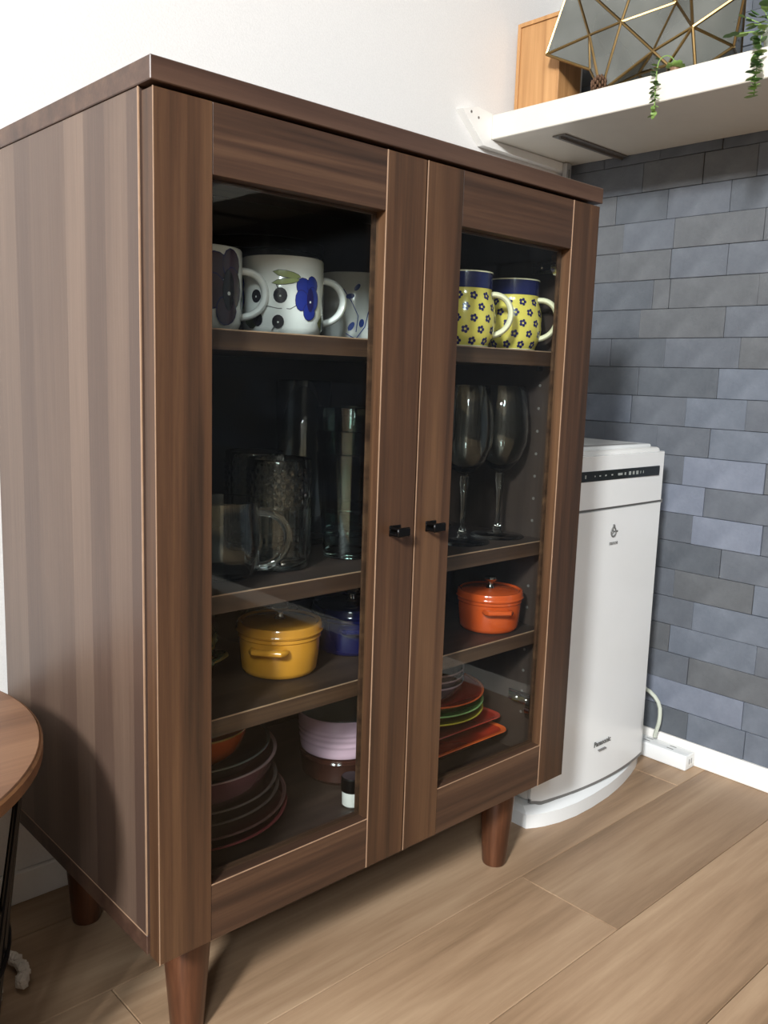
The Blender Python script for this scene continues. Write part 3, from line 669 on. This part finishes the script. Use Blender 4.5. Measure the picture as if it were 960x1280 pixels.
def white_mug(x, y, label, hang, draw, scale=1.0):
    t = thing('mug', (x, y, Z1), label, 'mug', 'white patterned mugs on the top shelf')
    t.scale = (scale,)*3
    link('cup', L([(0, 0.0016), (0.030, 0.0016), (0.032, 0), (0.0345, 0), (0.0392, 0.003), (0.0416, 0.009), (MR, 0.022), (MR, MH-0.002), (MR-0.0012, MH), (MR-0.0032, MH-0.001), (MR-0.0042, MH-0.006), (MR-0.0045, 0.014), (0.030, 0.006), (0, 0.005)], n=72), M['porcelain'], t, smooth=True)
    link('handle', T(handle_pts(MR, 0.016, 0.061, 0.026, hang), 0.0062, n=12, flat=0.62), M['porcelain'], t, smooth=True)
    print_part('printed_pattern', draw, t, mug_r)
    return t
def berry(bm, rf, a, z, s, t, r, l=0.0004):
    decal(bm, rf, a, z, ell(s, t, r, r*1.1), PK.index('black'), l); decal(bm, rf, a, z, ell(s, t-0.0006, 0.0010, 0.0010, n=8), PK.index('dot'), l+0.0003)
FA = math.radians(-126.0)
def pansy(bm, rf, a, z, s, t, k, c1, c2):
    for (ds, dt, ra, rb, l) in ((-.006, .011, .0085, .008, 0), (.005, .013, .007, .0085, 0.0001), (-.008, -.003, .0075, .010, .0002), (.006, -.001, .0075, .012, .0003), (.001, -.014, .0075, .008, .0004)):
        decal(bm, rf, a, z, ell(s+ds*k, t+dt*k, (ra+.0007)*k, (rb+.0007)*k, lobes=3, amp=.05), PK.index('navy'), 0.0004+l)
        decal(bm, rf, a, z, ell(s+ds*k, t+dt*k, ra*k, rb*k, lobes=3, amp=.05), c1, 0.0005+l)
    decal(bm, rf, a, z, ell(s+.002*k, t-.002*k, .0045*k, .012*k), c2, 0.0012)
    decal(bm, rf, a, z, ell(s+.002*k, t-.004*k, .0012*k, .0012*k, n=8), PK.index('dot'), 0.0015)
def fruit_pattern(bm, rf):
    z = 0.04
    for rep in (0, 1, 2):
        a = FA + rep*2*PI/3
        i = PK.index
        stroke(bm, rf, a, z, [(-.024, -.016), (-.016, -.011), (-.005, -.013), (.008, -.013), (.020, -.006)], .0008, i('stem'), .0004)
        stroke(bm, rf, a, z, [(.020, .016), (.026, .010), (.030, .002)], .0008, i('stem'), .0004)
        decal(bm, rf, a, z, leafs(.004, .021, .030, .0075, -.15), i('stem'), .0004); decal(bm, rf, a, z, leafs(.004, .021, .0285, .0062, -.15), i('green'), .0006)
        decal(bm, rf, a, z, leafs(.003, .014, .030, .0065, .15), i('stem'), .0005); decal(bm, rf, a, z, leafs(.003, .014, .0285, .0052, .15), i('green'), .0007)
        pansy(bm, rf, a, z, .0285, -.001, 1.0, i('blue'), i('navy'))
        berry(bm, rf, a, z, -.0025, .0, .0072); stroke(bm, rf, a, z, [(-.005, .007), (-.007, .012)], .0012, i('stem'), .0005)
        berry(bm, rf, a, z, -.0045, -.026, .0062); stroke(bm, rf, a, z, [(-.008, -.031), (-.011, -.035)], .0010, i('stem'), .0005)
        berry(bm, rf, a, z, -.029, -.001, .0060)
        decal(bm, rf, a, z, ell(-.035, -.025, .011, .008, lobes=4, amp=.12), i('olive'), .0004); decal(bm, rf, a, z, ell(-.027, -.024, .006, .007), i('black'), .0006)
def purple_pattern(bm, rf):
    i = PK.index
    for rep in (0, 1):
        a = math.radians(-84) + rep*PI
        pansy(bm, rf, a, .040, .0, .002, 1.6, i('purple'), i('black'))
        stroke(bm, rf, a, .038, [(-.03, .03), (-.018, .034), (-.006, .028)], .0012, i('stem'), .0004)
        decal(bm, rf, a, .038, leafs(-.032, .018, .026, .009, .5), i('green'), .0005)
        berry(bm, rf, a, .038, .034, -.01, .008)
def sprig_pattern(bm, rf):
    i = PK.index('sprig')
    for rep in (0, 1, 2):
        a = math.radians(-114) + rep*2*PI/3
        stroke(bm, rf, a, .04, [(-.022, -.030), (-.010, -.036), (.0, -.022), (.004, -.005), (.012, .008), (.020, .002), (.026, -.008)], .0010, i, .0004)
        stroke(bm, rf, a, .04, [(-.026, .020), (-.016, .006), (-.008, -.010), (-.010, -.028)], .0010, i, .0004)
        for (s, t, l, w_, r) in ((.012, .013, .013, .006, .5), (.022, .004, .011, .006, -.3), (.030, -.002, .011, .006, .9), (.026, -.016, .014, .006, -1.3), (.010, -.014, .012, .0055, 1.2), (.010, -.026, .014, .0065, -.4), (-.004, -.018, .010, .006, 1.4),
                               (-.016, -.022, .012, .006, 1.0), (-.018, .012, .011, .006, .2), (-.026, -.004, .011, .006, 1.4), (-.010, .022, .010, .005, .9), (.018, .026, .006, .003, .2)):
            decal(bm, rf, a, .04, leafs(s, t, l, w_, r), i, .0005)
white_mug(0.1180, 0.1300, 'white mug with a big dark purple flower, leftmost on the top shelf', math.radians(-20), purple_pattern)
white_mug(0.2195, 0.1290, 'white mug with blue flower, black berries and green leaves, in the middle of three', math.radians(-20), fruit_pattern)
white_mug(0.3560, 0.1710, 'white mug with blue leafy sprigs, rightmost behind the left door', math.radians(-20), sprig_pattern)

# black lidded pot behind the white mugs
bp = thing('black_pot', (0.2700, 0.2430, Z1), 'wide black lidded pot behind the white mugs on the top shelf', 'pot')
link('body', L([(0, 0), (0.055, 0), (0.062, 0.006), (0.066, 0.05), (0.068, 0.098), (0.0660, 0.098), (0.063, 0.01), (0, 0.006)], n=48), M['black'], bp, smooth=True)
link('lid', L([(0, 0.1145), (0.060, 0.1140), (0.0735, 0.1110), (0.0745, 0.1085), (0.0735, 0.0985), (0.0690, 0.0982), (0.069, 0.105), (0, 0.108)], n=48), M['black'], bp, smooth=True)

# yellow folk-pattern mugs
yel = speckle(mat('yellow_glaze', (206, 190, 84), 0.15, coat=0.4), 45, 26, (208, 192, 92)); band = ceramic('navy_glaze', (26, 32, 74)); cream = ceramic('cream_glaze', (228, 222, 190))
YP = [(0.0290, 0.000), (0.0310, 0.003), (0.0352, 0.012), (0.0372, 0.026), (0.0368, 0.040), (0.0345, 0.052), (0.0318, 0.060), (0.0314, 0.0655), (0.0322, 0.085)]
def y_r(z):
    for (r0, z0), (r1, z1) in zip(YP, YP[1:]):
        if z <= z1: return r0+(r1-r0)*(z-z0)/(z1-z0)
    return YP[-1][0]
def yellow_mug(x, y, label, hang):
    t = thing('mug', (x, y, Z1), label, 'mug', 'yellow flowered mugs on the top shelf')
    bm = bmesh.new()
    sm = []
    for k in range(25): z = 0.0672*k/24; sm.append((y_r(z), z))
    lathe(bm, [(0, 0.0)] + sm, n=64)
    link('cup', bm, yel, t, smooth=True)
    link('rim_band', L([(y_r(.0665)+.0003, .0665), (y_r(.07)+.0003, .07), (.0321, .083), (.0318, .085), (.0300, .085), (.0290, .066), (.031, .0655)], n=64), band, t, smooth=True)
    link('lip', L([(.0324, .0842), (.0323, .0856), (.0300, .0857), (.0298, .0842)], n=64, closed=True), cream, t, smooth=True)
    link('foot_ring', L([(.0286, 0.0002), (.0296, 0.0002), (.0306, .0012), (.0300, .0016)], n=64, closed=True), cream, t)
    link('inside', L([(.0300, .0845), (.0290, .066), (.031, .03), (.026, .005), (0, .004)], n=48), cream, t, smooth=True)
    link('handle', T(handle_pts(0.0325, 0.014, 0.0615, 0.024, hang), [0.0052]*25, n=10, flat=0.7), cream, t, smooth=True)
    def draw(bm, rf):
        for row in range(5):
            z = 0.0065 + row*0.0128
            for c in range(12):
                a = 2*PI*(c + 0.5*(row % 2))/12
                for k in range(5):
                    b = 2*PI*k/5; decal(bm, rf, a, z, ell(.0030*math.cos(b), .0030*math.sin(b), .0020, .0020, n=6), PK.index('navy'), .0004)
    print_part('flower_print', draw, t, y_r)
    return t
yellow_mug(0.3520, 0.0800, 'yellow flowered mug half hidden by the meeting door stiles', math.radians(-30))
yellow_mug(0.4430, 0.0730, 'yellow flowered mug, left one seen whole behind the right door', math.radians(-42))
yellow_mug(0.5360, 0.0760, 'yellow flowered mug, rightmost, by the cabinet side panel', math.radians(-58))

# glasses on the middle shelf
def tumbler_prof(r0, r1, h, th=0.0018, base=0.006):
    return [(0, 0), (r0*0.9, 0), (r0, 0.0015), (r0+(r1-r0)*.5, h*.5), (r1, h-0.0008), (r1-th/2, h), (r1-th, h-0.0008), (r0+(r1-r0)*.5-th, h*.5), (r0-th, base+.002), (r0*.8, base), (0, base)]
def embossed(a, z):
    q = 1.0
    if 0.015 < z < 0.066: q += 0.035*abs(math.sin(10*a))
    if 0.070 < z < 0.108: q += 0.045*max(0, math.sin(22*a)*math.sin((z-0.07)*PI/0.0062))
    return q
def jar(x, y, label, z=Z2, extra=0):
    prof = [(0, 0), (0.030, 0), (0.0325, 0.002)] + [(0.0335, 0.008+0.0016*k) for k in range(64)] + [(0.0335, 0.1150), (0.0325, 0.1160), (0.0315, 0.1150), (0.0312, 0.06), (0.0300, 0.010), (0, 0.0085)]
    o = link('embossed_tumbler', L(prof, n=132, fn=lambda a, z: embossed(a, z) if True else 1), M['glass'], smooth=60); o.location = (x, y, z)
    tag(o, label, 'tumbler', 'embossed straight tumblers on the middle shelf'); return o
jar(0.2010, 0.1050, 'straight clear tumbler with embossed dots and flutes, beside the glass mug with curved handle')
jar(0.2250, 0.1850, 'straight embossed tumbler standing behind the front one')
tt = tag(link('tall_tumbler', L(tumbler_prof(0.031, 0.0335, 0.196), n=64), M['glass'], smooth=50), 'tall plain straight glass rising behind the embossed tumblers', 'tumbler'); tt.location = (0.3050, 0.2000, Z2+0.0003)
jar(0.1300, 0.2150, 'dim embossed tumbler at the left back of the middle shelf')
def nest(x, y, hs, words):
    for k, hz in enumerate(hs):
        o = link('tapered_tumbler', L(tumbler_prof(0.0265, 0.0375, 0.118), n=64), M['gglass'], smooth=50); o.location = (x, y, Z2+0.0003+hz)
        tag(o, words[k], 'tumbler', 'nested tapered tumblers on the middle shelf')
nest(0.2960, 0.1040, (0, 0.0255, 0.051), ('lowest of the nested tapered tumblers next to the left door stile', 'middle one of the nested tapered tumblers next to the left door stile', 'topmost of the nested tapered tumblers next to the left door stile'))
nest(0.3900, 0.2150, (0, 0.0255), ('lower tapered tumbler of the rear pair behind the nested three', 'upper tapered tumbler of the rear pair behind the nested three'))
gm = thing('glass_mug', (0.1250, 0.0960, Z2), 'round clear glass mug with a large curved handle, leftmost on the middle shelf', 'glass mug')
link('cup', L([(0, 0), (0.026, 0), (0.031, 0.003), (0.0385, 0.018), (0.0405, 0.034), (0.0385, 0.054), (0.0365, 0.070), (0.0372, 0.078), (0.0360, 0.079), (0.0345, 0.070), (0.0365, 0.054), (0.0385, 0.034), (0.036, 0.019), (0.028, 0.006), (0, 0.005)], n=64), M['glass'], gm, smooth=True)
link('handle', T(handle_pts(0.0370, 0.010, 0.066, 0.030, math.radians(-34), 14), 0.0042, n=12), M['glass'], gm, smooth=True)

def goblet(x, y, label, hs=1.0):
    t = thing('wine_glass', (x, y, Z2), label, 'wine glass', 'wine glasses on the middle shelf')
    link('bowl', L([(0, 0.0840), (0.0045, 0.0860), (0.014, 0.0905), (0.025, 0.1030), (0.0320, 0.122), (0.0335, 0.140), (0.0315, 0.165), (0.0270, 0.1960), (0.0262, 0.1968), (0.0256, 0.1955), (0.0300, 0.165), (0.0320, 0.140), (0.0305, 0.122), (0.0235, 0.1045), (0.012, 0.0935), (0, 0.0915)], n=64), M['glass'], t, smooth=60)
    link('stem', L([(0, 0.0052), (0.0072, 0.0055), (0.0050, 0.0085), (0.0066, 0.0110), (0.0046, 0.0140), (0.0030, 0.020), (0.0028, 0.040), (0.0034, 0.058), (0.0052, 0.072), (0.0062, 0.0755), (0.0050, 0.0785), (0.0060, 0.0810), (0.0050, 0.0838), (0, 0.0839)], n=32), M['glass'], t, smooth=60)
    link('foot', L([(0, 0), (0.0345, 0), (0.0355, 0.0008), (0.0345, 0.0018), (0.018, 0.0030), (0.0075, 0.0051), (0, 0.0051)], n=64), M['glass'], t, smooth=60)
goblet(0.5455, 0.0900, 'clear wine glass, right one, standing near the cabinet side panel')
goblet(0.4740, 0.0880, 'clear wine glass, left one, its foot half hidden by the door stile')
goblet(0.5250, 0.2000, 'wine glass at the back, dim between the two front ones')

# enamelled cocottes
def cocotte(x, y, col, label, name, hang, k=1.0, dark=None, rough=0.12):
    m = speckle(mat(name, col, rough, coat=0.5), 30, 6, col)
    ml = speckle(mat(name+'_lid', dark or col, rough, coat=0.5), 30, 6, dark or col)
    t = thing('cocotte', (x, y, Z3), label, 'cocotte', 'small enamelled cocottes on the lower shelf'); t.scale = (k, k, k)
    link('body', L([(0, 0.0012), (0.036, 0.0012), (0.038, 0), (0.0405, 0.0015), (0.0425, 0.006), (0.0445, 0.030), (0.0448, 0.0395), (0.0462, 0.0410), (0.0462, 0.0445), (0.0430, 0.0450), (0.0410, 0.008), (0, 0.005)], n=64), m, t, smooth=True)
    lid = link('lid', L([(0.0440, 0.0452), (0.0475, 0.0454), (0.0482, 0.0475), (0.0468, 0.0500), (0.0470, 0.0535), (0.0455, 0.0560), (0.0430, 0.0562), (0.0405, 0.0545), (0.034, 0.0560), (0.012, 0.0572), (0, 0.0574)], n=64), ml, t, smooth=True)
    link('knob', L([(0, 0.0570), (0.0062, 0.0570), (0.0050, 0.0590), (0.0036, 0.0620), (0.0040, 0.0655), (0.0082, 0.0680), (0.0092, 0.0705), (0.0080, 0.0730), (0, 0.0742)], n=32), M['steel'], lid, smooth=True)
    for a in (hang, hang+PI):
        c, s = math.cos(a), math.sin(a); f = lambda u, v, z: (u*c - v*s, u*s + v*c, z)
        pts = [f(0.0435, -0.0180, 0.033), f(0.0505, -0.0175, 0.0335), f(0.0545, -0.0150, 0.0340), f(0.0555, 0, 0.0342), f(0.0545, 0.0150, 0.0340), f(0.0505, 0.0175, 0.0335), f(0.0435, 0.0180, 0.033)]
        link('handle', T(pts, 0.0036, n=10), m, t, smooth=True)
    return t
cocotte(0.2130, 0.1170, (206, 142, 48), 'mustard yellow round cocotte with steel knob on the lower shelf', 'mustard_enamel', math.radians(-140), dark=(190, 130, 46))
cocotte(0.3270, 0.1290, (15, 20, 66), 'dark blue round cocotte next to the mustard one', 'blue_enamel', math.radians(-120))
cocotte(0.0950, 0.1450, (38, 62, 44), 'dark green cocotte at the left end of the lower shelf', 'green_enamel', math.radians(-60))
cocotte(0.5300, 0.0840, (196, 80, 32), 'bright orange round cocotte with steel knob behind the right door', 'orange_enamel', math.radians(-125), k=0.93)
cocotte(0.4430, 0.1550, (84, 34, 26), 'dark red-brown cocotte behind and left of the orange one', 'brown_enamel', math.radians(-100))
cocotte(0.2600, 0.2430, (22, 26, 30), 'black cocotte at the back between the mustard and blue ones', 'black_enamel', math.radians(-60))

# dishes on the bottom panel
def dish(name, x, y, z, r, h, col, rimcol, label, cat, group, th=0.0022, foot=0.6, rough=0.15):
    m = ceramic('glaze_%s' % name, col, rough); rm = ceramic('rim_%s' % name, rimcol, rough)
    t = thing(name, (x, y, z), label, cat, group)
    link('body', L([(0, 0.0008), (r*foot*0.9, 0.0008), (r*foot, 0), (r*foot*1.05, 0.0006), (r*(foot+(1-foot)*.65), h*.38), (r*0.985, h-0.002), (r*0.965, h-0.0022), (r*(foot+(1-foot)*.55), h*.42), (r*foot*.95, th*1.3), (0, th*1.2)], n=72), m, t, smooth=60)
    link('rim', L([(r*0.983, h-0.0026), (r, h-0.0014), (r, h-0.0003), (r*0.985, h), (r*0.960, h-0.0012), (r*0.962, h-0.0024)], n=72, closed=True), rm, t, smooth=True)
    return t
PG = 'plates and bowls stacked on the cabinet bottom, left'
px, py = 0.142, 0.197
dish('plate', px, py, Z4, 0.1160, 0.015, (66, 22, 26), (132, 62, 64), 'dark red plate, lowest of the left stack', 'plate', PG)
dish('plate', px, py, Z4+0.0105, 0.1150, 0.015, (58, 22, 24), (104, 74, 70), 'dark brown-red plate, second from the bottom of the left stack', 'plate', PG)
dish('plate', px, py-.001, Z4+0.0210, 0.1060, 0.016, (44, 24, 24), (98, 84, 78), 'dark plate, third from the bottom of the left stack', 'plate', PG)
dish('plate', px, py-.002, Z4+0.0330, 0.1030, 0.016, (44, 26, 26), (106, 92, 86), 'dark plate under the mauve bowl in the left stack', 'plate', PG)
dish('bowl', px, py-.004, Z4+0.0450, 0.1010, 0.036, (104, 62, 68), (170, 138, 136), 'wide mauve bowl in the upper part of the left stack', 'bowl', PG, foot=0.80)
dish('bowl', px, py-.004, Z4+0.0600, 0.0930, 0.032, (46, 48, 46), (96, 98, 94), 'dark grey bowl nested in the mauve bowl', 'bowl', PG, foot=0.5)
dish('bowl', px-.004, py-.022, Z4+0.0780, 0.0620, 0.040, (186, 84, 34), (176, 134, 60), 'small orange bowl topmost of the left stack', 'bowl', PG, foot=0.6)
RG = 'dishes stacked on the cabinet bottom, right'
def tray(x0, x1, y0, y1, z, col, rim, label):
    m = ceramic('tray_glaze', col, 0.2); rm = ceramic('tray_rim', rim, 0.2)
    t = thing('rectangular_dish', ((x0+x1)/2, (y0+y1)/2, z), label, 'dish', RG); hx, hy = (x1-x0)/2, (y1-y0)/2
    def rr(ax, ay, rad, zz, bm): return [bm.verts.new((sx*(ax-rad)+rad*math.cos(a), sy*(ay-rad)+rad*math.sin(a), zz)) for sx, sy, a0 in ((1, 1, 0), (-1, 1, PI/2), (-1, -1, PI), (1, -1, 1.5*PI)) for a in [a0+k*PI/12 for k in range(7)]]
    bm = bmesh.new(); R_ = [rr(hx-.018, hy-.018, .010, 0, bm), rr(hx-.004, hy-.004, .014, .012, bm), rr(hx-.0055, hy-.0055, .013, .012, bm), rr(hx-.021, hy-.021, .010, .0025, bm)]
    bm.faces.new(R_[0][::-1]); bm.faces.new(R_[3])
    for A, Bq in zip(R_, R_[1:]):
        for i in range(28): bm.faces.new((A[i], A[(i+1) % 28], Bq[(i+1) % 28], Bq[i]))
    link('body', bm, m, t, smooth=40)
    bm = bmesh.new(); R_ = [rr(hx-.0045, hy-.0045, .014, .0112, bm), rr(hx, hy, .015, .0130, bm), rr(hx-.0005, hy-.0005, .015, .0142, bm), rr(hx-.006, hy-.006, .013, .0128, bm)]
    for A, Bq in zip(R_, R_[1:]+R_[:1]):
        for i in range(28): bm.faces.new((A[i], A[(i+1) % 28], Bq[(i+1) % 28], Bq[i]))
    link('rim', bm, rm, t, smooth=True)
tray(0.420, 0.568, 0.090, 0.300, Z4, (58, 34, 26), (78, 52, 40), 'dark brown rectangular dish under the two red ones')
tray(0.4200, 0.5760, 0.072, 0.300, Z4+0.0150, (150, 44, 26), (206, 90, 40), 'orange-red rectangular dish, lower of the two')
tray(0.4200, 0.5790, 0.086, 0.305, Z4+0.0300, (130, 34, 26), (158, 56, 44), 'dark red rectangular dish, upper of the two')
qx, qy = 0.4950, 0.1680
dish('round_dish', qx, qy, Z4+0.0450, 0.0860, 0.014, (150, 132, 40), (196, 176, 66), 'yellow round dish above the rectangular dishes', 'dish', RG)
dish('round_dish', qx, qy, Z4+0.0560, 0.0860, 0.014, (84, 130, 66), (140, 178, 112), 'green round dish between the yellow and red ones', 'dish', RG)
dish('round_dish', qx, qy, Z4+0.0670, 0.0860, 0.016, (158, 38, 30), (208, 92, 46), 'red round dish with orange rim, top of the round ones', 'dish', RG)
for k, (lb) in enumerate(('lilac-rimmed grey bowl, lowest of three in the right stack', 'lilac-rimmed grey bowl, middle of three in the right stack', 'lilac-rimmed dark bowl on top of the right stack')):
    dish('small_bowl', 0.478, 0.148, Z4+0.0790+0.009*k, 0.0540, 0.026, (84, 74, 82), (164, 142, 152), lb, 'bowl', RG, foot=0.6)
ck = thing('brown_pot', (0.3500, 0.1690, Z4), 'low glossy dark brown pot underneath the pink dish', 'pot')
link('body', L([(0, 0.0008), (0.040, 0.0008), (0.043, 0), (0.049, 0.006), (0.0515, 0.028), (0.0525, 0.0300), (0.0515, 0.0320), (0.049, 0.0325), (0.046, 0.010), (0, 0.005)], n=64), ceramic('brown_glaze', (58, 32, 26), 0.1), ck, smooth=True)
link('lid', L([(0.0500, 0.0326), (0.0530, 0.0330), (0.0520, 0.0352), (0.040, 0.0362), (0, 0.0364)], n=64), ceramic('brown_glaze_lid', (62, 34, 28), 0.08), ck, smooth=True)
pk = thing('pink_dish', (0.3500, 0.1690, Z4+0.0367), 'pale pink round ribbed baking dish with dark inside, lower left compartment', 'dish')
pm = ceramic('pink_glaze', (226, 188, 204), 0.15)
ribs = [(0.0520+0.0030*k/20 + 0.0007*(1 if k in (6, 7, 11, 12, 15, 16) else 0), 0.006+0.040*k/24) for k in range(21)]
link('body', L([(0, 0.001), (0.048, 0.001), (0.0500, 0), (0.0515, 0.002)] + ribs + [(0.0556, 0.0470), (0.0562, 0.0488), (0.0550, 0.0500), (0.0530, 0.0490), (0.0525, 0.045)], n=72), pm, pk, smooth=50)
link('inside', L([(0.0526, 0.0485), (0.0512, 0.040), (0.0500, 0.010), (0.046, 0.0045), (0, 0.004)], n=64), ceramic('grey_inner_glaze', (150, 154, 152), 0.2), pk, smooth=True)
sj = thing('small_jar', (0.3020, 0.0900, Z4), 'tiny white jar with black lid in front of the pink dish', 'jar')
link('body', L([(0, 0), (0.0095, 0), (0.0115, 0.002), (0.0118, 0.016), (0.0105, 0.019), (0, 0.019)], n=32), ceramic('jar_white', (206, 202, 196), 0.3), sj, smooth=True)
link('lid', L([(0.0, 0.0192), (0.0128, 0.0192), (0.0132, 0.0205), (0.0130, 0.0350), (0.0118, 0.0364), (0, 0.0366)], n=32), M['black'], sj, smooth=True)
